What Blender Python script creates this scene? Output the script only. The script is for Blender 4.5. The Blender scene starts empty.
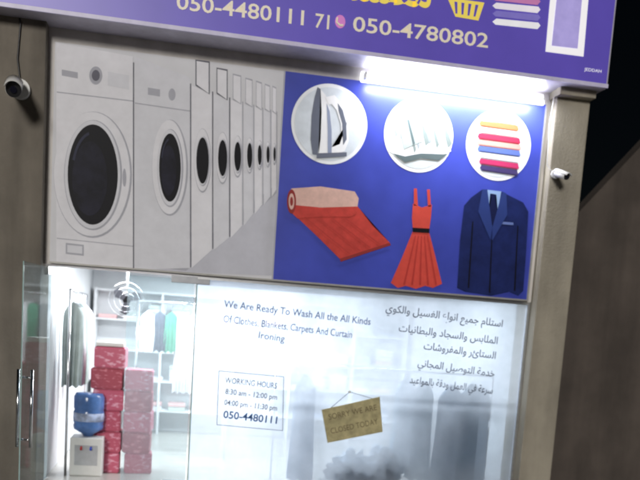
import bpy, bmesh, math, random
import numpy as np
from mathutils import Vector, Matrix, noise
random.seed(7)
scene=bpy.context.scene
# ------------------------------------------------------------------ survey
CAM=Vector((1.23056,-8.1061,1.84095)); ROT=[math.radians(a) for a in (82.8,-3.88,-10.05)]
F=790.987; SX,SY=0.00274,0.30262
W,H,Z0=4.9,2.014,2.35           # poster width / height / underside height (m)
def _R():
    rx,ry,rz=ROT
    return Matrix.Rotation(rz,3,'Z')@Matrix.Rotation(ry,3,'Y')@Matrix.Rotation(rx,3,'X')
RM=_R()
def m(px,py,Y=0.0):
    """rectify a measurement taken on the photo to metres on the vertical plane at depth Y"""
    d=RM@Vector(((px-320+SX*640)/F,(240+SY*640-py)/F,-1))
    t=(Y-CAM.y)/d.y
    p=CAM+d*t
    return p.x,p.z
# ------------------------------------------------------------------ helpers
def srgb(r,g,b):
    f=lambda c:(c/255/12.92 if c/255<=0.04045 else ((c/255+0.055)/1.055)**2.4)
    return (f(r),f(g),f(b),1)
MATS={}
def mat(name,col,rough=0.6,metal=0.0,var=0.12,scale=6.0,bump=0.0,bscale=60,emit=None,estr=0,spec=0.5,stain=0.0):
    if name in MATS: return MATS[name]
    M=bpy.data.materials.new(name); M.use_nodes=True; nt=M.node_tree; N=nt.nodes; L=nt.links
    b=N['Principled BSDF']; b.inputs['Roughness'].default_value=rough; b.inputs['Metallic'].default_value=metal
    b.inputs['Specular IOR Level'].default_value=spec
    tc=N.new('ShaderNodeTexCoord'); no=N.new('ShaderNodeTexNoise'); no.inputs['Scale'].default_value=scale
    no.inputs['Detail'].default_value=3; no.inputs['Roughness'].default_value=0.65
    L.new(tc.outputs['Object'],no.inputs['Vector'])
    cr=N.new('ShaderNodeValToRGB'); cr.color_ramp.elements[0].position=0.3; cr.color_ramp.elements[1].position=0.7
    c=col[:3]
    cr.color_ramp.elements[0].color=tuple(x*(1-var) for x in c)+(1,)
    cr.color_ramp.elements[1].color=tuple(min(1,x*(1+var)) for x in c)+(1,)
    L.new(no.outputs['Fac'],cr.inputs['Fac']); out=cr.outputs['Color']
    if stain>0:
        n2=N.new('ShaderNodeTexNoise'); n2.inputs['Scale'].default_value=1.3; n2.inputs['Detail'].default_value=5
        mp=N.new('ShaderNodeMapping'); mp.inputs['Scale'].default_value=(3,3,0.5)
        L.new(tc.outputs['Object'],mp.inputs['Vector']); L.new(mp.outputs['Vector'],n2.inputs['Vector'])
        r2=N.new('ShaderNodeValToRGB'); r2.color_ramp.elements[0].position=0.35; r2.color_ramp.elements[1].position=0.65
        r2.color_ramp.elements[0].color=(1-stain,)*3+(1,); r2.color_ramp.elements[1].color=(1,1,1,1)
        L.new(n2.outputs['Fac'],r2.inputs['Fac'])
        mx=N.new('ShaderNodeMix'); mx.data_type='RGBA'; mx.blend_type='MULTIPLY'; mx.inputs[0].default_value=1
        L.new(out,mx.inputs[6]); L.new(r2.outputs['Color'],mx.inputs[7]); out=mx.outputs[2]
    L.new(out,b.inputs['Base Color'])
    if bump>0:
        n3=N.new('ShaderNodeTexNoise'); n3.inputs['Scale'].default_value=bscale; n3.inputs['Detail'].default_value=3
        L.new(tc.outputs['Object'],n3.inputs['Vector'])
        bp=N.new('ShaderNodeBump'); bp.inputs['Strength'].default_value=bump; bp.inputs['Distance'].default_value=0.01
        L.new(n3.outputs['Fac'],bp.inputs['Height']); L.new(bp.outputs['Normal'],b.inputs['Normal'])
    if emit:
        b.inputs['Emission Color'].default_value=emit; b.inputs['Emission Strength'].default_value=estr
        M.cycles.emission_sampling='NONE'
    MATS[name]=M; return M
def empty(name,loc=(0,0,0),parent=None):
    e=bpy.data.objects.new(name,None); e.empty_display_size=0.1; e.location=loc
    scene.collection.objects.link(e)
    if parent: e.parent=parent
    return e
def link(name,me,mt=None,parent=None,smooth=False):
    o=bpy.data.objects.new(name,me); scene.collection.objects.link(o)
    if mt: me.materials.append(mt)
    if parent: o.parent=parent
    if smooth:
        for p in me.polygons: p.use_smooth=True
    return o
def box(name,x0,x1,y0,y1,z0,z1,mt,parent=None,bev=0.0,seg=2):
    bm=bmesh.new(); bmesh.ops.create_cube(bm,size=1)
    for v in bm.verts:
        v.co=Vector(((x0+x1)/2+v.co.x*(x1-x0),(y0+y1)/2+v.co.y*(y1-y0),(z0+z1)/2+v.co.z*(z1-z0)))
    if bev>0: bmesh.ops.bevel(bm,geom=bm.edges[:],offset=bev,segments=seg,affect='EDGES',profile=0.7)
    me=bpy.data.meshes.new(name); bm.to_mesh(me); bm.free()
    return link(name,me,mt,parent)
def cyl(name,p0,p1,r,mt,parent=None,r2=None,seg=24):
    p0,p1=Vector(p0),Vector(p1); d=p1-p0
    bm=bmesh.new(); bmesh.ops.create_cone(bm,cap_ends=True,segments=seg,radius1=r,radius2=r if r2 is None else r2,depth=d.length)
    q=d.to_track_quat('Z','Y').to_matrix().to_4x4(); q.translation=(p0+p1)/2
    bmesh.ops.transform(bm,matrix=q,verts=bm.verts)
    me=bpy.data.meshes.new(name); bm.to_mesh(me); bm.free()
    for p in me.polygons: p.use_smooth=len(p.vertices)==4
    return link(name,me,mt,parent)
def lathe(name,prof,loc,mt,parent=None,seg=32):
    vs=[];fs=[]
    for r,z in prof:
        for i in range(seg):
            a=2*math.pi*i/seg; vs.append((loc[0]+r*math.cos(a),loc[1]+r*math.sin(a),loc[2]+z))
    for j in range(len(prof)-1):
        for i in range(seg):
            k=(i+1)%seg; fs.append((j*seg+i,j*seg+k,(j+1)*seg+k,(j+1)*seg+i))
    fs.append(tuple(range(seg-1,-1,-1))); fs.append(tuple((len(prof)-1)*seg+i for i in range(seg)))
    me=bpy.data.meshes.new(name); me.from_pydata(vs,[],fs); 
    return link(name,me,mt,parent,True)
def flat(name,pts,Y,mt,parent=None):
    """flat polygon on the vertical plane Y, pts given in metres (x,z)"""
    area=sum(pts[i][0]*pts[(i+1)%len(pts)][1]-pts[(i+1)%len(pts)][0]*pts[i][1] for i in range(len(pts)))
    if area<0: pts=pts[::-1]
    bm=bmesh.new(); vs=[bm.verts.new((x,Y,z)) for x,z in pts]; f=bm.faces.new(vs)
    bmesh.ops.triangulate(bm,faces=[f],ngon_method='EAR_CLIP')
    me=bpy.data.meshes.new(name); bm.to_mesh(me); bm.free()
    return link(name,me,mt,parent)
def tube(name,pts,r,mt,parent=None):
    cu=bpy.data.curves.new(name,'CURVE'); cu.dimensions='3D'; cu.bevel_depth=r; cu.bevel_resolution=3
    s=cu.splines.new('POLY'); s.points.add(len(pts)-1)
    for i,p in enumerate(pts): s.points[i].co=(*p,1)
    o=bpy.data.objects.new(name,cu); scene.collection.objects.link(o); cu.materials.append(mt)
    if parent: o.parent=parent
    return o
# Arabic shaping ----------------------------------------------------
AR={}
def _a(ch,c,n):
    AR[ch]=[chr(c+i) for i in range(n)]
for ch,c,n in [('ا',0xFE8D,2),('ب',0xFE8F,4),('ة',0xFE93,2),('ت',0xFE95,4),('ج',0xFE9D,4),('ح',0xFEA1,4),('خ',0xFEA5,4),('د',0xFEA9,2),
  ('ر',0xFEAD,2),('ز',0xFEAF,2),('س',0xFEB1,4),('ش',0xFEB5,4),('ص',0xFEB9,4),('ض',0xFEBD,4),('ط',0xFEC1,4),('ع',0xFEC9,4),('غ',0xFECD,4),
  ('ف',0xFED1,4),('ق',0xFED5,4),('ك',0xFED9,4),('ل',0xFEDD,4),('م',0xFEE1,4),('ن',0xFEE5,4),('ه',0xFEE9,4),('و',0xFEED,2),('ي',0xFEF1,4)]: _a(ch,c,n)
def shape(s):
    o=[]
    for i,ch in enumerate(s):
        if ch not in AR: o.append(ch); continue
        prev=i>0 and s[i-1] in AR and len(AR[s[i-1]])==4
        nxt=i<len(s)-1 and s[i+1] in AR
        f=AR[ch]
        if len(f)==2: o.append(f[1] if prev else f[0])
        else: o.append(f[3] if prev and nxt else f[1] if prev else f[2] if nxt else f[0])
    return ''.join(o)[::-1]
def text(name,s,pa,pb,hgt,Y,mt,parent,bold=0.0,right=False):
    """text whose baseline runs pa->pb (metres on plane Y), glyph cap height hgt"""
    cu=bpy.data.curves.new(name,'FONT'); cu.body=s; cu.size=1; cu.offset=bold; cu.materials.append(mt); cu.resolution_u=3
    o=bpy.data.objects.new(name,cu); scene.collection.objects.link(o)
    bpy.context.view_layer.update()
    w=max(o.dimensions.x,0.01)
    dx,dz=pb[0]-pa[0],pb[1]-pa[1]; L=math.hypot(dx,dz); a=math.atan2(dz,dx)
    o.scale=(L/w,hgt/0.7,1)
    o.rotation_euler=(math.radians(90),-a,0)
    o.location=(pa[0],Y,pa[1])
    if parent: o.parent=parent
    return o
# ------------------------------------------------------------------ materials
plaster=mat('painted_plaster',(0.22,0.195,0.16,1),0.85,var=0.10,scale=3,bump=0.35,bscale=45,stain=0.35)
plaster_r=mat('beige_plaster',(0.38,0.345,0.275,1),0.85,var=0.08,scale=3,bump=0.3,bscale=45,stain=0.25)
cream=mat('cream_render',(0.74,0.71,0.68,1),0.8,var=0.06,scale=4,bump=0.2,stain=0.15)
inner_wall=mat('white_paint',(0.72,0.74,0.76,1),0.7,var=0.04,scale=3)
alu=mat('aluminium',(0.62,0.63,0.65,1),0.3,1.0,var=0.06,scale=20)
steel=mat('polished_steel',(0.7,0.71,0.73,1),0.16,1.0,var=0.04)
dark=mat('dark_plastic',(0.02,0.02,0.022,1),0.35)
white_pl=mat('white_plastic',(0.72,0.72,0.70,1),0.4,var=0.05)
# ------------------------------------------------------------------ building
bld=empty('laundry_shop_building')
sgnY=-0.36; colY=-0.14
xl=-0.06; xr0=max(m(547,200,colY)[0],W+0.03); xr1=m(580,200,colY)[0]
zs=(m(55,19,sgnY)[1]+m(605,83,sgnY)[1])/2
xs1=(m(608,83,sgnY)[0])
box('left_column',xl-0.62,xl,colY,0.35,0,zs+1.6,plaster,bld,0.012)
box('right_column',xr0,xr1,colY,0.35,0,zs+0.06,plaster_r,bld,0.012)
box('lintel_beam',xl+0.001,xr0-0.001,0.0,0.33,Z0-0.02,zs+1.6,cream,bld)
box('right_beam_end',xr0-0.02,xs1-0.05,colY-0.10,0.34,zs-0.075,zs+1.5,plaster_r,bld,0.008)
D=4.6; ceilz=2.62
box('inner_wall_left',xl-0.2,xl+0.0,0.351,D,0.15,3.2,inner_wall,bld)
box('inner_wall_right',xr0,xr1,0.351,D,0.15,3.2,inner_wall,bld)
box('inner_wall_back',xl-0.2,xr1,D,D+0.2,0,5,inner_wall,bld)
box('inner_ceiling',xl+0.002,xr0-0.002,0.335,D,ceilz,ceilz+0.15,inner_wall,bld)
box('inner_floor',xl+0.002,xr0-0.002,-0.1,D,0.0,0.15,mat('floor_tile',(0.5,0.49,0.46,1),0.25,var=0.1,scale=4),bld)
box('roof_slab',xl-0.62,xr1+0.1,0.36,D+0.25,5.0,5.2,plaster,bld)
# ------------------------------------------------------------------ sign box
sign=empty('shop_sign')
purple_s=mat('sign_purple_acrylic',srgb(80,66,150),0.35,var=0.14,scale=1.5,emit=srgb(84,72,165),estr=0.55)
white_s=mat('sign_white_acrylic',(0.8,0.8,0.78,1),0.4,var=0.03,emit=(0.95,0.93,1,1),estr=0.5)
num_s=mat('sign_number_vinyl',srgb(225,215,200),0.4,var=0.05,emit=srgb(230,220,190),estr=0.3)
yellow_s=mat('sign_yellow_vinyl',srgb(225,205,90),0.4,var=0.05,emit=srgb(230,205,90),estr=0.45)
pink_s=mat('sign_pink_vinyl',srgb(200,120,190),0.4,var=0.05,emit=srgb(200,120,190),estr=0.4)
frame_s=mat('sign_frame',(0.6,0.58,0.7,1),0.4,0.2)
trim_s=mat('sign_trim_glow',(0.6,0.58,0.7,1),0.4,0.0,emit=srgb(190,180,235),estr=0.14)  # faint emission paints the bright lower edge; the trim is no lamp
sh=1.25; xs0=xl-0.75
box('box_body',xs0,xs1,sgnY+0.004,-0.001-0.0,zs,zs+sh,frame_s,sign,0.006)
box('acrylic_face',xs0+0.02,xs1-0.02,sgnY-0.004,sgnY+0.003,zs+0.035,zs+sh-0.03,purple_s,sign)
box('bottom_trim',xs0,xs1,sgnY-0.014,sgnY+0.003,zs-0.004,zs+0.034,trim_s,sign,0.003)
sy=sgnY-0.010
def S(px,py): return m(px,py,sgnY)
text('phone_number_right','050-4780802',S(352,31),S(487,48),0.13,sy,num_s,sign,0.012)
text('phone_number_left','050-4480111',S(176,9),S(303,25.5),0.13,sy,num_s,sign,0.012)
text('phone_separator','71',S(314,27.5),S(328,29.5),0.125,sy,num_s,sign,0.012)
c=S(340,22)
flat('handset_icon',[(c[0]+0.05*math.cos(a*math.pi/8),c[1]+0.06*math.sin(a*math.pi/8)) for a in range(16)],sy,pink_s,sign)
tube('handset_curl',[(c[0]-0.03,sy-0.004,c[1]+0.03),(c[0]-0.035,sy-0.004,c[1]-0.01),(c[0],sy-0.004,c[1]-0.035),(c[0]+0.03,sy-0.004,c[1]-0.03)],0.010,num_s,sign)
text('shop_name_arabic',shape('مغسلة الملابس والسجاد'),S(60,-32),S(430,8),0.30,sy,yellow_s,sign,0.02)
flat('picture_washer_panel',[S(545,52),S(552,-28),S(590,-24),S(583,57)],sy,white_s,sign)
flat('picture_washer_window',[S(551,46),S(557,-10),S(582,-7),S(577,49)],sy-0.003,mat('sign_lilac',srgb(175,165,225),0.4,var=0.15,scale=9,emit=srgb(170,160,225),estr=0.4),sign)
for i,cc in enumerate([(235,235,240),(120,110,190),(230,225,235),(190,120,170),(235,235,235)]):
    y=26-i*8
    flat('picture_folded_cloth',[S(496,y-7),S(538,y-3),S(540,y),S(537,y+3.5),S(495,y-1),S(492,y-4)],sy-0.001*(i%2),mat('sgn_cloth%d'%i,srgb(*cc),0.5,emit=srgb(*cc),estr=0.4),sign)
flat('picture_basket',[S(447,-2),S(484,3),S(478,21),S(455,17)],sy,yellow_s,sign)
for k in range(4): flat('picture_basket_slot',[S(454+k*7,2+k),S(457+k*7,2.5+k),S(457+k*6,14+k),S(455+k*6,14+k)],sy-0.002,purple_s,sign)
flat('picture_basket_top',[S(455,-25),S(476,-23),S(484,-2),S(447,-6)],sy-0.002,mat('sgn_b',srgb(210,150,200),0.5,emit=srgb(210,150,200),estr=0.4),sign)
text('sign_small_print','JEDDAH',S(584,71),S(601,73.2),0.03,sy,white_s,sign)
# ------------------------------------------------------------------ tube light
tl=empty('fluorescent_tube_light')
ta=m(368,66,-0.10); tb=m(546,89,-0.10); tz=zs-0.115
glow=mat('tube_glow',(1,1,1,1),0.5,emit=(0.93,0.95,1,1),estr=30)
wide_glow=mat('batten_glow',(0.9,0.9,0.9,1),0.4,emit=(0.93,0.95,1,1),estr=2.0)  # emission on the batten stands in for the tube's wide glow
box('batten',ta[0]-0.05,tb[0]+0.02,-0.055,-0.001,tz-0.03,tz+0.07,wide_glow,tl,0.012)
cyl('glass_tube',(ta[0],-0.105,tz+0.01),(tb[0]-0.04,-0.105,tz+0.01),0.018,glow,tl)
for xx in (ta[0]-0.03,tb[0]-0.035): box('tube_holder',xx,xx+0.025,-0.13,-0.054,tz-0.015,tz+0.045,white_pl,tl,0.003)
al=bpy.data.lights.new('tube_lamp','AREA'); al.shape='RECTANGLE'; al.size=tb[0]-ta[0]-0.1; al.size_y=0.06; al.energy=42; al.color=(0.93,0.95,1)
ao=bpy.data.objects.new('tube_lamp',al); scene.collection.objects.link(ao); ao.parent=tl
ao.location=((ta[0]+tb[0])/2,-0.24,tz-0.02); ao.rotation_euler=(math.radians(12),0,0)
# ------------------------------------------------------------------ poster
po=empty('laundry_poster')
box('banner_sheet',0,W,-0.012,-0.001,Z0,Z0+H,mat('banner_photo_wall',srgb(226,227,232),0.55,var=0.05,scale=2,spec=0.2),po)
LY=-0.0125
def A(name,pts,layer,mt): return flat(name,[m(*p) for p in pts],LY-0.0014*layer,mt,po)
def EL(name,cx,cy,rx,ry,layer,mt,ang=0,n=48):
    pts=[]
    for i in range(n):
        a=2*math.pi*i/n; x=rx*math.cos(a); y=ry*math.sin(a)
        pts.append((cx+x*math.cos(ang)-y*math.sin(ang),cy+x*math.sin(ang)+y*math.cos(ang)))
    return A(name,pts,layer,mt)
def pm(name,c,**k):
    k.setdefault('rough',0.5); k.setdefault('var',0.05); k.setdefault('scale',5); k.setdefault('spec',0.15)
    return mat('print_'+name,srgb(*c),**k)
pw=pm('white',(240,240,246)); pl=pm('light',(229,230,237)); pg=pm('grey',(184,185,195)); pd=pm('dark',(14,14,22)); pdd=pm('darkgrey',(110,110,122)); pf=pm('floor',(206,207,217))
edges=[(56,43,262),(134,57,270),(191,78,268),(213,86,250),(230,92,238),(243,96,226),(254,99,214),(263,102,205),(271,104,197),(277,106,190)]
A('floor_area',[(134,270.3),(134,262),(277,188),(277,276)],1,pf)
A('floor_shade',[(166,268.5),(277,184),(277,193),(186,271)],1.5,pg)
for i in range(len(edges)-1):
    x0,t0,b0=edges[i]; x1,t1,b1=edges[i+1]
    if i==1: b0,b1=270,268.5
    A('machine_front',[(x0+.6,t0+ (8 if i>1 else 0)),(x1-0.8,t1+(8 if i>1 else 0)),(x1-0.8,b1-0.5),(x0+.6,b0-(0 if i else 0.5))],2,pw if i%2==0 else pl)
    A('machine_gap',[(x1-1.0,t1+6),(x1+0.1,t1+6),(x1+0.1,b1-1),(x1-1.0,b1-1)],3,pdd if i<4 else pg)
    w=x1-x0
    if i>1:
        A('control_panel_riser',[(x0+w*.2,t0-18),(x0+w*.85,t0-16),(x0+w*.85,t1+9),(x0+w*.2,t0+8)],3,pdd if i<4 else pg)
        A('control_panel_inner',[(x0+w*.25,t0-16.5),(x0+w*.80,t0-14.5),(x0+w*.80,t1+8),(x0+w*.25,t0+7)],4,pw)
A('panel_seam',[(57,92),(133,101),(133,102),(57,93)],3,pg)
A('panel_seam',[(135,103),(190,111),(190,112),(135,104)],3,pg)
EL('dial',96,76,6.5,9,3,pg); EL('dial_cap',96,76,4,5.5,4,pdd)
A('display',[(62,70),(78,73),(78,79),(62,76)],3,pg); A('soap_drawer',[(108,72),(129,76),(129,90),(108,86)],3,pl)
EL('dial',172,95,3.5,6,3,pg); A('display',[(148,88),(160,90),(160,97),(148,95)],3,pg)
A('service_flap',[(66,243),(84,245),(84,256),(66,254)],3,pg); A('service_flap_in',[(67.5,245),(82.5,246.5),(82.5,254),(67.5,252.5)],4,pl)
A('kick_seam',[(57,238),(133,246),(133,246.8),(57,238.8)],3,pg)
drums=[(93,175,38,62,25,50),(170,168,17,47,10.8,34),(202.5,161,8.2,31,6.2,23),(222.5,158.5,6,25,4.5,18),(237.5,157,4.6,20,3.4,14.5),(249.5,156,3.6,17,2.6,12.5),(259.5,155.5,2.9,14,2.0,10),(267.8,155,2.4,12,1.6,8.5),(274.3,154.6,1.7,10,1.2,7)]
glassd=pm('drum',(26,26,40),var=0.7,scale=5); hl=pm('glass_sheen',(52,54,74),var=0.3)
for i,(cx,cy,a,b,c,d) in enumerate(drums):
    EL('porthole_shadow_ring',cx,cy,a+ (1.0 if i<2 else .4),b+1.0,4,pg); EL('porthole_ring',cx-(0.8 if i<2 else 0.2),cy-0.6,a,b,5,pw)
    EL('porthole_inner_ring',cx+.3,cy+.5,c+(4 if i==0 else 2.2 if i==1 else 0.8),d+(5 if i<2 else 2),6,pg)
    EL('porthole_bezel',cx-.3,cy,c+(2.8 if i==0 else 1.3 if i==1 else 0.5),d+(4 if i<2 else 1.5),7,pl)
    EL('porthole_glass',cx,cy,c,d,8,pd)
    if i<2:
        EL('porthole_drum',cx-c*.12,cy+d*.08,c*.7,d*.74,9,glassd)
        pts=[]
        for k in range(13):
            an=math.radians(200+60*k/12); pts.append((cx+c*.86*math.cos(an),cy+d*.86*math.sin(an)))
        for k in range(12,-1,-1):
            an=math.radians(200+60*k/12); pts.append((cx+c*.76*math.cos(an),cy+d*.80*math.sin(an)))
        A('porthole_sheen',pts,10,hl)
EL('handle',124.5,178,1.8,9,8,pg)
# promotional half
p=[m(281,75),m(276,277)]
xm=(p[0][0]+p[1][0])/2
flat('blue_panel',[(xm,Z0+0.002),(W-0.001,Z0+0.002),(W-0.001,Z0+H-0.002),(xm,Z0+H-0.002)],LY-0.0145,pm('royal_blue',(66,78,180),var=0.22,scale=1.1,rough=0.3,spec=0.4),po)
flat('panel_divider',[(xm-0.012,Z0+0.002),(xm+0.004,Z0+0.002),(xm+0.004,Z0+H-0.002),(xm-0.012,Z0+H-0.002)],LY-0.0155,pg,po)
B0=12
def C(name,cx,cy,r,layer,mt):
    x,z=m(cx,cy); return flat(name,[(x+r*math.cos(i*math.pi/32),z+r*math.sin(i*math.pi/32)) for i in range(64)],LY-0.0014*(B0+layer),mt,po)
def Q(name,pts,layer,mt): return A(name,pts,B0+layer,mt)
ring=pm('ringwhite',(242,245,249)); inn=pm('inner',(218,226,234),var=0.10,scale=5)
for (cx,cy,r,f) in ((329,125,0.385,inn),(418,136,0.365,pm('inner2',(204,212,214),var=0.1)),(497.5,146,0.355,inn)):
    C('vignette_rim',cx,cy,r,0,ring); C('vignette_disc',cx,cy,r-0.035,1,f)
# iron (stood on its heel): soleplate to the left, body, handle with opening
gi=pm('iron1',(108,114,130)); wi=pm('iron2',(246,247,250)); i3=pm('iron3',(150,160,186))
Q('iron_soleplate',[(317,88),(320,90),(320,112),(319,140),(317,156),(312,155),(310,140),(311,116),(314,98)],2,gi)
Q('iron_body',[(320,90),(325,96),(329,110),(331,128),(331,156),(318,156),(320,140),(321,112)],3,wi)
Q('iron_body_shade',[(326,104),(329,112),(331,130),(331,156),(327,156),(327,130)],4,i3)
Q('iron_handle',[(325,98),(334,96),(342,106),(347,122),(348,142),(344,152),(331,156),(331,148),(339,145),(341,138),(340,124),(336,111),(331,105),(328,106)],4,wi)
Q('iron_grip',[(337,104),(342,111),(345.5,124),(346,140),(342.5,146),(342.5,138),(341.5,124),(338,112)],5,gi)
Q('iron_heel',[(316,154),(346,153),(346,157),(316,159)],5,gi)
# folded white shirts
Q('shirt_white',[(388,152),(392,132),(398,116),(408,106),(420,110),(430,104),(442,120),(446,136),(450,152),(434,158),(418,155),(402,160)],2,pm('shirt1',(240,242,243)))
random.seed(3)
for k in range(15):
    x=391+k*3.7; y=118+random.uniform(-6,14); Q('shirt_fold',[(x,y),(x+1.2,y-1),(x+5+random.uniform(-2,4),y+18),(x+4,y+22),(x+1.5,y+12)],3+0.1*k,pm('fold%d'%(k%3),((150,158,162),(180,186,192),(128,140,138))[k%3]))
Q('shirt_body',[(398,126),(409,117),(416,124),(422,142),(412,146),(403,150)],5,pm('shirt2',(170,182,180))); Q('shirt_collar',[(410,113),(417,110),(424,112),(434,126),(426,130),(418,122)],5,wi)
Q('shirt_placket',[(406,121),(408,120),(414,144),(412,146)],6,pm('shsh',(90,104,106)))
Q('shirt_shadow',[(392,154),(404,157),(420,154),(447,155),(438,161),(420,159),(404,163)],5,pm('shsh',(90,104,106)))
# folded stack
st=[(236,236,240),(206,100,64),(232,222,216),(190,46,74),(226,150,140),(90,110,176),(238,238,243),(190,56,104),(72,62,110)]
for k,cc in enumerate(st):
    y=117+k*6.3; i=abs(k-4)*0.8
    Q('folded_cloth',[(477+i,y-2),(519-i,y+3),(520-i,y+7.5),(518-i,y+9),(477+i,y+3.8),(475.5+i,y+1)],2+(k%2),pm('stk%d'%k,cc))
    Q('fold_shade',[(478+i,y+2.8),(518-i,y+7.9),(518-i,y+8.8),(478+i,y+3.7)],4,pm('stkd%d'%k,tuple(int(v*0.65) for v in cc)))
# carpet
rd=pm('carpet_red',(200,70,62),var=0.14,scale=12); bg=pm('carpet_beige',(222,184,172),var=0.10,scale=14); dk=pm('carpet_dk',(150,54,52))
Q('carpet_sheet',[(297,218),(318,210),(357,207),(372,226),(389,243),(339,259),(318,238)],2,rd)
Q('carpet_roll',[(291,189),(320,187),(354,192),(358,199),(356,212),(350,214),(296,214),(289,208),(287,198)],3,bg)
Q('carpet_roll_under',[(288,205),(320,208),(357,207),(356,214),(350,217),(320,217),(297,219),(290,212)],4,rd)
EL('carpet_roll_end',291,202,4.5,12,B0+5,dk); EL('carpet_roll_core',291,202,2.8,8,B0+6,bg); EL('carpet_roll_hole',291,202,1.5,4.5,B0+7,dk)
Q('carpet_edge',[(339,259),(389,243),(390,245.5),(340,262)],4,dk)
for k in range(4): Q('carpet_crease',[(304+k*13,218),(305.5+k*13,218),(350+k*10,254-k*3.2),(348.5+k*10,254.5-k*3.2)],4,pm('carpet_cr',(188,64,58)))
# dress
dr=pm('dress',(216,80,68),var=0.08,scale=10)
Q('dress_strap',[(413,189),(416,189),(417,206),(413,206)],2,dr); Q('dress_strap',[(426,190),(429,190),(430,207),(427,207)],2,dr)
Q('dress_bodice',[(412,204),(421,208),(431,205),(430,218),(428,232),(412,231),(411,218)],2,dr)
Q('dress_skirt',[(412,231),(428,232),(434,255),(441,284),(432,288),(424,286),(415,289),(405,286),(397,288),(390,283),(401,258)],2,dr)
Q('dress_belt',[(411.5,228),(428.5,229),(428.3,233.5),(411.8,232.5)],4,pd)
for k in range(5): Q('dress_pleat',[(414+k*3,236),(415+k*3,236),(404+k*8,285),(402.2+k*8,285)],4,pm('pleat',(186,60,54)))
# suit
nv=pm('suit',(28,40,94),var=0.25,scale=6)
Q('suit_jacket',[(481,190),(500,192),(522,203),(527,212),(525,250),(522,291),(517,296),(508,292),(490,296),(464,292),(456,288),(459,240),(463,206),(470,198)],2,nv)
Q('suit_shirt',[(484,190),(500,192),(496,214),(491,226),(486,212)],3,pm('shirtblue',(150,180,225)))
Q('suit_tie',[(489,194),(495,195),(494,199),(497,218),(491,226),(487,215),(490,199)],4,pm('tie',(20,28,70)))
lp=pm('lapel',(46,64,128))
Q('suit_lapel',[(481,190),(486,190),(491,228),(489,240),(477,212)],5,lp); Q('suit_lapel',[(501,192),(505,194),(506,215),(491,241),(491,228)],5,lp)
Q('suit_opening',[(490,240),(491,240),(489,293),(487.5,293)],5,pd)
Q('suit_sleeve_line',[(471,222),(472.2,222),(468,288),(466.5,288)],4,pd); Q('suit_sleeve_line',[(516,226),(517,226),(514,291),(512.5,291)],4,pd)
Q('suit_pocket',[(500,222),(512,223),(512,225.5),(500,224.5)],4,pm('tie2',(110,130,190)))
fm=mat('poster_edge_trim',(0.35,0.34,0.32,1),0.5,0.3)
box('trim_bottom',0,W,-0.046,-0.013-0.026,Z0-0.012,Z0+0.004,fm,po); box('trim_right',W-0.002,W+0.014,-0.046,-0.002,Z0-0.012,Z0+H,fm,po); 
# ------------------------------------------------------------------ shop front
sf=empty('glass_shopfront')
GX=m(193,380)[0]
fr=bpy.data.materials.new('frosted_film'); fr.use_nodes=True; nt=fr.node_tree; N=nt.nodes; Lk=nt.links; N.clear()
o=N.new('ShaderNodeOutputMaterial'); mx=N.new('ShaderNodeMixShader'); mx2=N.new('ShaderNodeMixShader'); t=N.new('ShaderNodeBsdfTranslucent'); d=N.new('ShaderNodeBsdfDiffuse'); tr=N.new('ShaderNodeBsdfTransparent')
g=N.new('ShaderNodeBsdfGlossy'); g.inputs['Roughness'].default_value=0.12; mx3=N.new('ShaderNodeMixShader'); mx3.inputs[0].default_value=0.04
t.inputs['Color'].default_value=(0.68,0.76,0.87,1); d.inputs['Color'].default_value=(0.6,0.66,0.76,1); tr.inputs['Color'].default_value=(0.78,0.87,0.96,1)
tc=N.new('ShaderNodeTexCoord'); no=N.new('ShaderNodeTexNoise'); no.inputs['Scale'].default_value=1.4; no.inputs['Detail'].default_value=4; Lk.new(tc.outputs['Object'],no.inputs['Vector'])
mr=N.new('ShaderNodeMapRange'); mr.inputs['From Min'].default_value=0.35; mr.inputs['From Max'].default_value=0.65; mr.inputs['To Min'].default_value=0.22; mr.inputs['To Max'].default_value=0.48
Lk.new(no.outputs['Fac'],mr.inputs['Value']); Lk.new(mr.outputs['Result'],mx2.inputs[0])
mx.inputs[0].default_value=0.25
Lk.new(t.outputs[0],mx.inputs[1]); Lk.new(d.outputs[0],mx.inputs[2]); Lk.new(mx.outputs[0],mx2.inputs[1]); Lk.new(tr.outputs[0],mx2.inputs[2])
Lk.new(mx2.outputs[0],mx3.inputs[1]); Lk.new(g.outputs[0],mx3.inputs[2]); Lk.new(mx3.outputs[0],o.inputs['Surface'])
cg=bpy.data.materials.new('hazy_glass'); cg.use_nodes=True; nt=cg.node_tree; N=nt.nodes; Lk=nt.links; N.clear()
o=N.new('ShaderNodeOutputMaterial'); mx=N.new('ShaderNodeMixShader'); tr=N.new('ShaderNodeBsdfTransparent'); g=N.new('ShaderNodeBsdfGlossy'); g.inputs['Roughness'].default_value=0.03
t=N.new('ShaderNodeBsdfTranslucent'); t.inputs['Color'].default_value=(0.8,0.87,0.93,1); mxa=N.new('ShaderNodeMixShader'); mxa.inputs[0].default_value=0.09
tr.inputs['Color'].default_value=(0.86,0.92,0.93,1); mx.inputs[0].default_value=0.07
Lk.new(tr.outputs[0],mxa.inputs[1]); Lk.new(t.outputs[0],mxa.inputs[2]); Lk.new(mxa.outputs[0],mx.inputs[1]); Lk.new(g.outputs[0],mx.inputs[2]); Lk.new(mx.outputs[0],o.inputs['Surface'])
gz0,gz1=0.19,Z0-0.03
flat('frosted_pane',[(GX,gz0),(xr0-0.03,gz0),(xr0-0.03,gz1),(GX,gz1)],0.03,fr,sf)
ge=mat('glass_edge',(0.35,0.5,0.48,1),0.2)
box('pane_edge',GX-0.012,GX,0.022,0.038,gz0,gz1,ge,sf)
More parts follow.
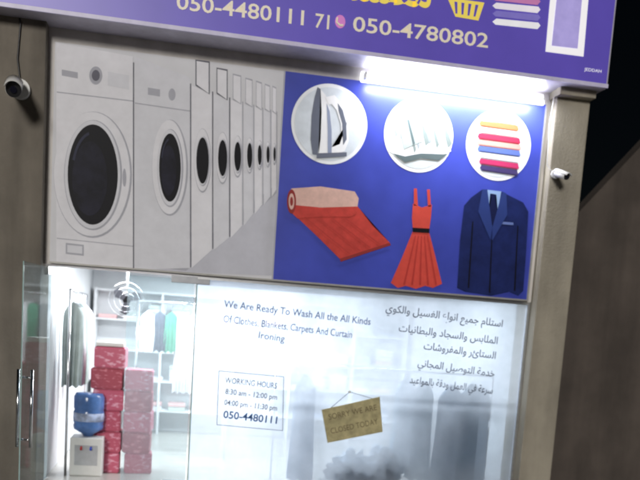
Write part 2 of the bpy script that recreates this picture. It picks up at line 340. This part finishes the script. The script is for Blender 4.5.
box('pane_bottom_channel',GX,xr0-0.002,0.005,0.055,0.151,0.2,alu,sf)
box('pane_top_channel',GX,xr0-0.002,0.005,0.055,Z0-0.05,Z0-0.021,alu,sf)
box('pane_side_channel',xr0-0.03,xr0-0.002,0.005,0.055,0.2,Z0-0.05,alu,sf)
vt=mat('vinyl_text',srgb(84,102,150),0.5,var=0.3,scale=9); va=mat('vinyl_text_dark',srgb(66,72,92),0.5,var=0.3,scale=4); vb=mat('vinyl_text_blue',srgb(50,92,150),0.5,var=0.2)
ty=0.026
text('washing_text','We Are Ready To Wash All the All Kinds',m(224,307),m(371,325),0.072,ty,vt,sf,0.008)
text('washing_text','Of Clothes, Blankets, Carpets And Curtain',m(223,322),m(352,338),0.072,ty,vt,sf,0.008)
text('washing_text','Ironing',m(258,338),m(284,342),0.07,ty,vt,sf,0.008)
text('hours_text','WORKING HOURS',m(225,383),m(277,389),0.06,ty,va,sf,0.01)
text('hours_text','8:30 am - 12:00 pm',m(225,394),m(277,400),0.055,ty,va,sf,0.01)
text('hours_text','04:00 pm - 11:30 pm',m(224,405),m(277,411),0.055,ty,va,sf,0.01)
text('hours_text','050-4480111',m(223,418),m(277,424),0.075,ty,vb,sf,0.02)
bx=[m(219,371),m(284,377),m(283,431),m(217,425)]
tube('hours_frame',[(x,ty,z) for x,z in bx+[bx[0]]],0.004,va,sf)
for (s,xa,ya,xb,yb) in (('استلام جميع انواع الغسيل والكوي',386,311,503,327),('الملابس والسجاد والبطانيات',399,331,498,344),('الستائر والمفروشات',424,349,496,359),('خدمة التوصيل المجاني',418,366,495,377),('سرعة في العمل ودقة بالمواعيد',410,383,493,394)):
    text('arabic_text',shape(s),m(xa,ya),m(xb,yb),0.075,ty,va,sf,0.008)
# ------------------------------------------------------------------ doors
do=empty('glass_door',parent=None)
xd0=m(124,380)[0]
box('glass_leaf',xd0,GX-0.03,0.028,0.038,0.18,gz1-0.03,cg,do)
box('top_patch_fitting',GX-0.26,GX+0.12,0.012,0.054,gz1-0.07,gz1-0.0,mat('patch_steel',(0.3,0.31,0.33,1),0.35,0.8),do,0.004)
box('bottom_patch_fitting',GX-0.26,GX-0.03,0.012,0.054,0.17,0.25,steel,do,0.004)
d2=empty('glass_door.001',(0.02,-0.02,0)); d2.rotation_euler=(0,0,math.radians(-98))
box('glass_leaf',0.01,0.80,-0.005,0.005,0.18,gz1-0.03,cg,d2)
box('glass_leaf_edge',0.801,0.808,-0.005,0.005,0.18,gz1-0.03,ge,d2)
box('top_patch_fitting',0.0,0.16,-0.02,0.02,gz1-0.1,gz1-0.02,steel,d2,0.004)
box('bottom_patch_fitting',0.0,0.16,-0.02,0.02,0.17,0.25,steel,d2,0.004)
for s in (-1,1):
    cyl('pull_handle',(0.70,s*0.06,0.65),(0.70,s*0.06,1.35),0.014,steel,d2)
    for z in (0.72,1.28): cyl('handle_standoff',(0.70,s*0.06,z),(0.70,0.005*s,z),0.009,steel,d2)
# ------------------------------------------------------------------ interior
glow2=mat('tube_glow_inside',(1,1,1,1),0.5,emit=(0.93,0.97,1,1),estr=12)
def ceiling_light(x,y,e):
    c=empty('ceiling_tube_light')
    box('housing',x-0.6,x+0.6,y-0.07,y+0.07,ceilz-0.05,ceilz-0.001,white_pl,c,0.008)
    for dy in (-0.03,0.03): cyl('tube',(x-0.57,y+dy,ceilz-0.07),(x+0.57,y+dy,ceilz-0.07),0.016,glow2,c)
    l=bpy.data.lights.new('lamp','AREA'); l.shape='RECTANGLE'; l.size=1.1; l.size_y=0.12; l.energy=e; l.color=(0.93,0.97,1)
    lo=bpy.data.objects.new('lamp',l); scene.collection.objects.link(lo); lo.location=(x,y,ceilz-0.1); lo.parent=c
for x,y,e in ((0.8,1.5,75),(2.3,1.0,52),(3.9,1.3,27),(1.8,3.2,85)): ceiling_light(x,y,e)
def garment(x,y,zt,w,h,col,par,folds=5,name='garment'):
    mt=mat('cloth_%d_%d_%d'%col,srgb(*col),0.8,var=0.15,scale=5)
    nu,nv=28,20; vs=[];fs=[]
    ph=random.random()*6
    for side in (1,-1):
        for j in range(nv+1):
            v=j/nv
            hw=(0.07+ (w/2-0.07)*min(1,v/0.10)**0.8) if v<0.10 else w/2*(0.97+0.10*math.sin(v*5+ph)*v+0.12*(v-0.5))
            for i in range(nu+1):
                u=-1+2*i/nu
                yy=side*(0.055*(1-u*u)**0.5)+0.018*math.sin(u*folds*3+ph+v*1.5)*v
                zz=zt-v*h-(0.06*abs(u) if v<0.12 else 0.06*abs(u)*(1-v))+0.015*math.sin(u*9+ph)*v
                vs.append((x+u*hw,y+yy,zz))
    n=(nu+1)*(nv+1)
    for s in (0,1):
        for j in range(nv):
            for i in range(nu):
                a=s*n+j*(nu+1)+i; q=(a,a+1,a+nu+2,a+nu+1); fs.append(q if s else q[::-1])
    me=bpy.data.meshes.new(name); me.from_pydata(vs,[],fs); link(name,me,mt,par,True)
    tube('hanger_hook',[(x,y,zt-0.02),(x,y,zt+0.05),(x+0.02,y,zt+0.08),(x,y,zt+0.11),(x-0.02,y,zt+0.09)],0.003,steel,par)
random.seed(11)
r1=empty('garment_rack')
cyl('rail',(2.3,0.32,1.50),(4.75,0.32,1.50),0.014,steel,r1)
for x in (2.3,4.75):
    cyl('post',(x,0.32,0.15),(x,0.32,1.50),0.014,steel,r1); cyl('foot',(x,0.12,0.17),(x,0.54,0.17),0.014,steel,r1)
for (x,w,h,c) in ((2.62,0.26,1.15,(70,105,135)),(3.75,0.28,1.0,(110,140,160)),(3.95,0.26,1.1,(60,105,125)),(4.28,0.34,1.15,(50,95,125)),(4.52,0.34,1.1,(45,90,115)),(4.64,0.2,1.15,(170,185,200))):
    garment(x,0.30,1.40+random.uniform(-.03,.03),w,h,c,r1)
r2=empty('garment_rack'); cyl('rail',(0.12,0.6,2.12),(0.12,2.2,2.12),0.014,steel,r2)
for y in (0.6,2.2): cyl('post',(0.12,y,0.15),(0.12,y,2.12),0.014,steel,r2)
for i,c in enumerate([(176,188,186),(215,218,222),(150,168,163),(200,205,210),(190,190,198)]): garment(0.14,0.75+i*0.27,2.0,0.22,0.9,c,r2)
r3=empty('garment_rack'); cyl('rail',(0.75,2.0,2.1),(1.9,2.0,2.1),0.014,steel,r3)
for y in (0.75,1.9): cyl('post',(y,2.0,0.15),(y,2.0,2.1),0.014,steel,r3)
for i,c in enumerate([(235,235,238),(70,76,90),(70,140,115),(225,225,230),(232,232,235),(215,220,228),(228,230,235)]): garment(0.88+i*0.14,2.0,1.99,0.2,0.5+0.5*(i>2),c,r3)
# wall fan
wf=empty('wall_fan'); fx,fz=m(127,300,1.6); fy=1.6
cyl('bracket',(fx,fy,ceilz),(fx,fy,fz+0.1),0.012,white_pl,wf); cyl('motor',(fx,fy+0.1,fz+0.02),(fx,fy-0.05,fz),0.05,dark,wf)
for k in range(3):
    a=k*2.094+0.5; pts=[(0.03,-0.03),(0.15,-0.07),(0.18,0.0),(0.13,0.05),(0.03,0.03)]
    flat('blade',[(fx+px*math.cos(a)-pz*math.sin(a),fz+px*math.sin(a)+pz*math.cos(a)) for px,pz in pts],fy-0.055-0.002*k,mat('fan_blade',(0.05,0.05,0.06,1),0.4),wf)
for rr in (0.08,0.14,0.2): tube('cage_ring',[(fx+rr*math.cos(i*math.pi/16),fy-0.08+ (0.22-rr)*-0.1,fz+rr*math.sin(i*math.pi/16)) for i in range(33)],0.003,steel,wf)
# water dispenser
wd=empty('water_dispenser'); x,z=m(88,436,0.75)
box('cabinet',x-0.17,x+0.17,0.6,0.92,0.15,z,white_pl,wd,0.02,3)
box('tap_recess',x-0.12,x+0.12,0.597,0.606,z-0.3,z-0.08,mat('grey_pl',(0.45,0.46,0.48,1),0.4),wd,0.002)
for dx,cc in ((-0.05,(180,40,40)),(0.05,(40,70,180))): cyl('tap',(x+dx,0.6,z-0.1),(x+dx,0.56,z-0.12),0.012,mat('tap%d'%cc[0],srgb(*cc),0.4),wd)
blu=mat('blue_bottle',srgb(80,115,172),0.2,var=0.3,scale=6)
lathe('bottle',[(0.05,0),(0.07,0.03),(0.155,0.08),(0.16,0.12),(0.152,0.14),(0.16,0.16),(0.16,0.27),(0.152,0.29),(0.16,0.31),(0.16,0.43),(0.14,0.47)],(x,0.76,z),blu,wd)
lathe('bottle_label',[(0.1625,0.17),(0.1625,0.26)],(x,0.76,z),mat('label',(0.36,0.42,0.58,1),0.5,var=0.5,scale=14),wd)
# pink printed cartons
bs=empty('carton_stack')
def wrap(name,c1,c2,sc):
    pk=bpy.data.materials.new(name); pk.use_nodes=True; nt=pk.node_tree; N=nt.nodes; Lk=nt.links; b=N['Principled BSDF']; b.inputs['Roughness'].default_value=0.45
    tc=N.new('ShaderNodeTexCoord'); mp=N.new('ShaderNodeMapping'); mp.inputs['Scale'].default_value=(1,1,2.2); Lk.new(tc.outputs['Object'],mp.inputs['Vector'])
    vo=N.new('ShaderNodeTexNoise'); vo.inputs['Scale'].default_value=sc; vo.inputs['Detail'].default_value=3; Lk.new(mp.outputs['Vector'],vo.inputs['Vector'])
    cr=N.new('ShaderNodeValToRGB'); cr.color_ramp.elements[0].position=0.54; cr.color_ramp.elements[0].color=srgb(*c1); cr.color_ramp.elements[1].position=0.64; cr.color_ramp.elements[1].color=srgb(*c2)
    Lk.new(vo.outputs['Fac'],cr.inputs['Fac']); Lk.new(cr.outputs['Color'],b.inputs['Base Color']); return pk
pks=[wrap('pink_carton_print',(190,84,110),(222,160,178),14),wrap('rose_carton_print',(178,72,96),(212,140,160),20),wrap('red_carton_print',(162,56,76),(200,115,130),16)]
def bundle(x,y,z,w,dp,h,mt):
    bm=bmesh.new(); bmesh.ops.create_cube(bm,size=1)
    ph=random.uniform(-.06,.06)
    for v in bm.verts: v.co=Vector((v.co.x*w*(1+random.uniform(-.02,.02)),v.co.y*dp,v.co.z*h))
    bmesh.ops.bevel(bm,geom=bm.edges[:],offset=0.012,segments=3,affect='EDGES')
    bmesh.ops.rotate(bm,cent=(0,0,0),matrix=Matrix.Rotation(ph,3,'Z'),verts=bm.verts)
    bmesh.ops.translate(bm,vec=(x,y,z+h/2),verts=bm.verts)
    me=bpy.data.meshes.new('carton'); bm.to_mesh(me); bm.free(); o=link('carton',me,mt,bs,False)
y0=1.0
xa=m(108,410,y0)[0]; xb=m(139,410,y0)[0]
zt=m(120,347,y0)[1]; nrow=6; hh=(zt-0.15)/nrow
for r in range(nrow):
    bundle(xa+random.uniform(-.02,.02),y0,0.15+r*hh,0.33,0.36,hh*0.985,random.choice(pks))
    if r<nrow-1: bundle(xb+random.uniform(-.01,.02),y0+0.02,0.15+r*hh,0.30,0.36,hh*0.985,random.choice(pks))
box('paper_top',xa-0.14,xa+0.16,y0-0.15,y0+0.15,zt+0.002,zt+0.05,white_pl,bs,0.015)
# back shelves
shv=empty('clothes_shelf')
for x in (0.02,1.0,2.0,3.0,4.0,4.85): box('upright',x-0.015,x+0.015,D-0.42,D-0.01,0.15,2.3,inner_wall,shv)
cols=[(226,226,232),(190,200,215),(220,180,180),(190,200,195),(235,230,222),(170,178,195),(215,215,222)]
for z in (0.5,0.95,1.4,1.85,2.28):
    box('shelf_board',0.036,4.83,D-0.4,D-0.012,z-0.012,z+0.012,inner_wall,shv)
    if z<2.2:
        for i in range(13):
            x=0.2+i*0.36
            for k in range(random.randint(1,4)):
                c=random.choice(cols); box('folded_garment',x-0.13,x+0.13,D-0.38,D-0.1,z+0.014+k*0.06,z+0.07+k*0.06,mat('cloth_%d_%d_%d'%c,srgb(*c),0.8,var=0.15,scale=5),shv,0.015)
# plastic-wrapped heap on the window plinth
hp=empty('wrapped_laundry_heap')
hm=mat('wrapped_laundry',srgb(96,112,128),0.35,var=0.7,scale=6)
for k,(px,py,sx_,sz_) in enumerate(((352,466,0.18,0.15),(380,462,0.13,0.17),(338,474,0.14,0.1),(366,476,0.22,0.12),(393,472,0.10,0.10))):
    hx,hz=m(px,py,0.2); hz=max(hz,0.3+sz_*0.6)
    bm=bmesh.new(); bmesh.ops.create_icosphere(bm,subdivisions=4,radius=1)
    for v in bm.verts:
        q_=v.co.copy(); n=1+0.7*noise.noise(q_*2.2+Vector((k*7,0,0)))+0.3*noise.noise(q_*6+Vector((k*3,1,0)))
        v.co=Vector((hx+q_.x*sx_*n,0.2+q_.y*0.11*n,max(0.301,hz+q_.z*sz_*n)))
    me=bpy.data.meshes.new('bundle'); bm.to_mesh(me); bm.free(); link('bundle',me,hm,hp,True)
box('plinth',m(330,470,0.2)[0]-0.1,m(392,470,0.2)[0],0.08,0.34,0.151,0.30,white_pl,hp,0.01)
# hanging notice board on the pane
nb=empty('notice_board')
brd=mat('board_brown',srgb(176,166,124),0.7,var=0.3,scale=8); brt=mat('board_text',srgb(110,98,68),0.7)
q=[m(322,410,-0.02),m(380,397,-0.02),m(383,432,-0.02),m(328,443,-0.02)]
bm=bmesh.new(); f=bm.faces.new([bm.verts.new((x,-0.008,z)) for x,z in q]); r=bmesh.ops.extrude_face_region(bm,geom=[f])
for v in [g for g in r['geom'] if isinstance(g,bmesh.types.BMVert)]: v.co.y=0.012
bmesh.ops.recalc_face_normals(bm,faces=bm.faces[:])
me=bpy.data.meshes.new('board'); bm.to_mesh(me); bm.free(); link('board',me,brd,nb)
text('board_text','SORRY WE ARE',m(329,420,-0.02),m(377,410,-0.02),0.06,-0.011,brt,nb,0.0)
text('board_text','CLOSED TODAY',m(331,434,-0.02),m(378,424,-0.02),0.06,-0.011,brt,nb,0.0)
a=m(350,392,-0.02); b_=m(330,409,-0.02); c_=m(374,399,-0.02)
tube('string',[(b_[0],-0.002,b_[1]),(a[0],-0.002,a[1]),(c_[0],-0.002,c_[1])],0.003,dark,nb); cyl('suction_hook',(a[0],-0.01,a[1]),(a[0],0.028,a[1]),0.014,white_pl,nb)
# ------------------------------------------------------------------ security cameras
def cctv(name,px,py,yw,dirx,scale=1.0):
    e=empty(name); x,z=m(px,py,yw-0.12)
    s=scale
    cyl('wall_base',(x,yw,z+0.02*s),(x,yw-0.03*s,z+0.02*s),0.055*s,white_pl,e)
    cyl('arm',(x,yw-0.02*s,z+0.02*s),(x+0.0,yw-0.1*s,z+0.0),0.016*s,white_pl,e)
    a=Vector((x-dirx*0.05*s,yw-0.10*s,z+0.02*s)); d=Vector((dirx*0.45,-0.8,-0.32)).normalized()
    cyl('housing',a,a+d*0.19*s,0.042*s,white_pl,e,seg=32)
    cyl('front_bezel',a+d*0.19*s,a+d*0.2*s,0.040*s,dark,e,seg=32); cyl('lens',a+d*0.2*s,a+d*0.206*s,0.018*s,mat('lens_glass',(0.01,0.01,0.02,1),0.05),e)
    up=Vector((0,0,1)); sd=d.cross(up).normalized(); u2=sd.cross(d).normalized()
    vs=[];fs=[]
    for j,t_ in enumerate((-0.01,0.23)):
        for k in range(9):
            an=math.radians(-70+140*k/8); vs.append(a+d*t_*s+ (sd*math.sin(an)+u2*math.cos(an))*0.05*s)
    for k in range(8): fs.append((k,k+1,k+10,k+9))
    me=bpy.data.meshes.new('sun_shield'); me.from_pydata([tuple(v) for v in vs],[],fs); ob=link('sun_shield',me,white_pl,e,True)
    md=ob.modifiers.new('s','SOLIDIFY'); md.thickness=0.004*s
    return e,x,z
e,x,z=cctv('security_camera',18,90,colY,0.3,1.6)
tube('cable',[(x,colY-0.01,z+0.08),(x-0.03,colY-0.012,z+0.3),(x-0.01,colY-0.012,z+0.6),(x-0.02,colY-0.012,zs-0.01)],0.008,dark,e)
e,x,z=cctv('security_camera',560,174,colY,0.55,0.85)
tube('cable',[(x-0.03,colY-0.01,z+0.03),(x-0.1,colY-0.012,z+0.1),(x-0.12,colY-0.012,z+0.5),(x-0.1,colY-0.012,zs-0.09)],0.005,white_pl,e)
# ------------------------------------------------------------------ neighbouring wall, ground, road
bw=empty('boundary_wall')
wy=0.9; brn=mat('brown_render',(0.10,0.082,0.07,1),0.9,var=0.15,scale=2,bump=0.4,bscale=30,stain=0.3)
p1=m(560,232,wy); p2=m(660,128,wy)
xe=p1[0]+4.0
pts=[(p1[0],0),(xe,0),(xe,p2[1]+1.2),(p2[0]+1.0,p2[1]+1.2),(p1[0],p1[1])]
bm=bmesh.new(); f=bm.faces.new([bm.verts.new((x,wy,z)) for x,z in pts]); r=bmesh.ops.extrude_face_region(bm,geom=[f])
for v in [g for g in r['geom'] if isinstance(g,bmesh.types.BMVert)]: v.co.y=wy+0.25
bmesh.ops.recalc_face_normals(bm,faces=bm.faces[:]); me=bpy.data.meshes.new('wall'); bm.to_mesh(me); bm.free(); link('wall',me,brn,bw)
def sheet(name,x0,x1,y0,y1,z,mt):
    me=bpy.data.meshes.new(name); me.from_pydata([(x0,y0,z),(x1,y0,z),(x1,y1,z),(x0,y1,z)],[],[(0,1,2,3)]); return link(name,me,mt)
sheet('ground',-300,300,-300,300,-0.16,mat('sand_ground',(0.25,0.2,0.15,1),0.95,var=0.2,scale=0.6))
sheet('road',-300,300,-9.5,-2.6,-0.155,mat('asphalt',(0.05,0.05,0.052,1),0.85,var=0.2,scale=2,bump=0.4,bscale=80))
box('pavement',-40,40,-2.45,-0.141,-0.158,-0.004,mat('paving',(0.28,0.26,0.23,1),0.85,var=0.15,scale=3,bump=0.3),None)
box('kerb',-40,40,-2.6,-2.452,-0.158,0.0,mat('kerbstone',(0.4,0.39,0.36,1),0.85),None,0.015)
rm=empty('road_marking'); 
for i in range(-10,11):
    o=sheet('dash',i*4-1,i*4+1,-6.1,-5.98,-0.150,mat('road_paint',(0.7,0.7,0.66,1),0.7)); o.parent=rm
# ------------------------------------------------------------------ light
wl=bpy.data.worlds.new('World'); scene.world=wl; wl.use_nodes=True; N=wl.node_tree.nodes; Lk=wl.node_tree.links
sk=N.new('ShaderNodeTexSky'); sk.sky_type='NISHITA'; sk.sun_disc=False; sk.sun_elevation=math.radians(18); sk.sun_rotation=math.radians(194)
bg_=N['Background']; bg_.inputs['Strength'].default_value=0.0005; Lk.new(sk.outputs['Color'],bg_.inputs['Color'])
sl_=bpy.data.lights.new('night_key','SUN'); sl_.energy=1.6; sl_.angle=math.radians(12); sl_.color=(1.0,0.96,0.91)
so=bpy.data.objects.new('street_glow_sun',sl_); scene.collection.objects.link(so)
dv=Vector((0.22,0.9,-0.26)); so.rotation_euler=dv.to_track_quat('-Z','Y').to_euler()
# ------------------------------------------------------------------ camera
cd=bpy.data.cameras.new('camera'); co=bpy.data.objects.new('camera',cd); scene.collection.objects.link(co); scene.camera=co
co.location=CAM; co.rotation_euler=ROT; cd.sensor_width=36; cd.sensor_fit='HORIZONTAL'; cd.lens=F/640*36; cd.shift_x=SX; cd.shift_y=SY; cd.clip_end=1500; cd.clip_start=0.05
cd.dof.use_dof=True; cd.dof.focus_distance=5.4; cd.dof.aperture_fstop=1.4
scene.view_settings.view_transform='Standard'; scene.view_settings.look='None'; scene.view_settings.exposure=0
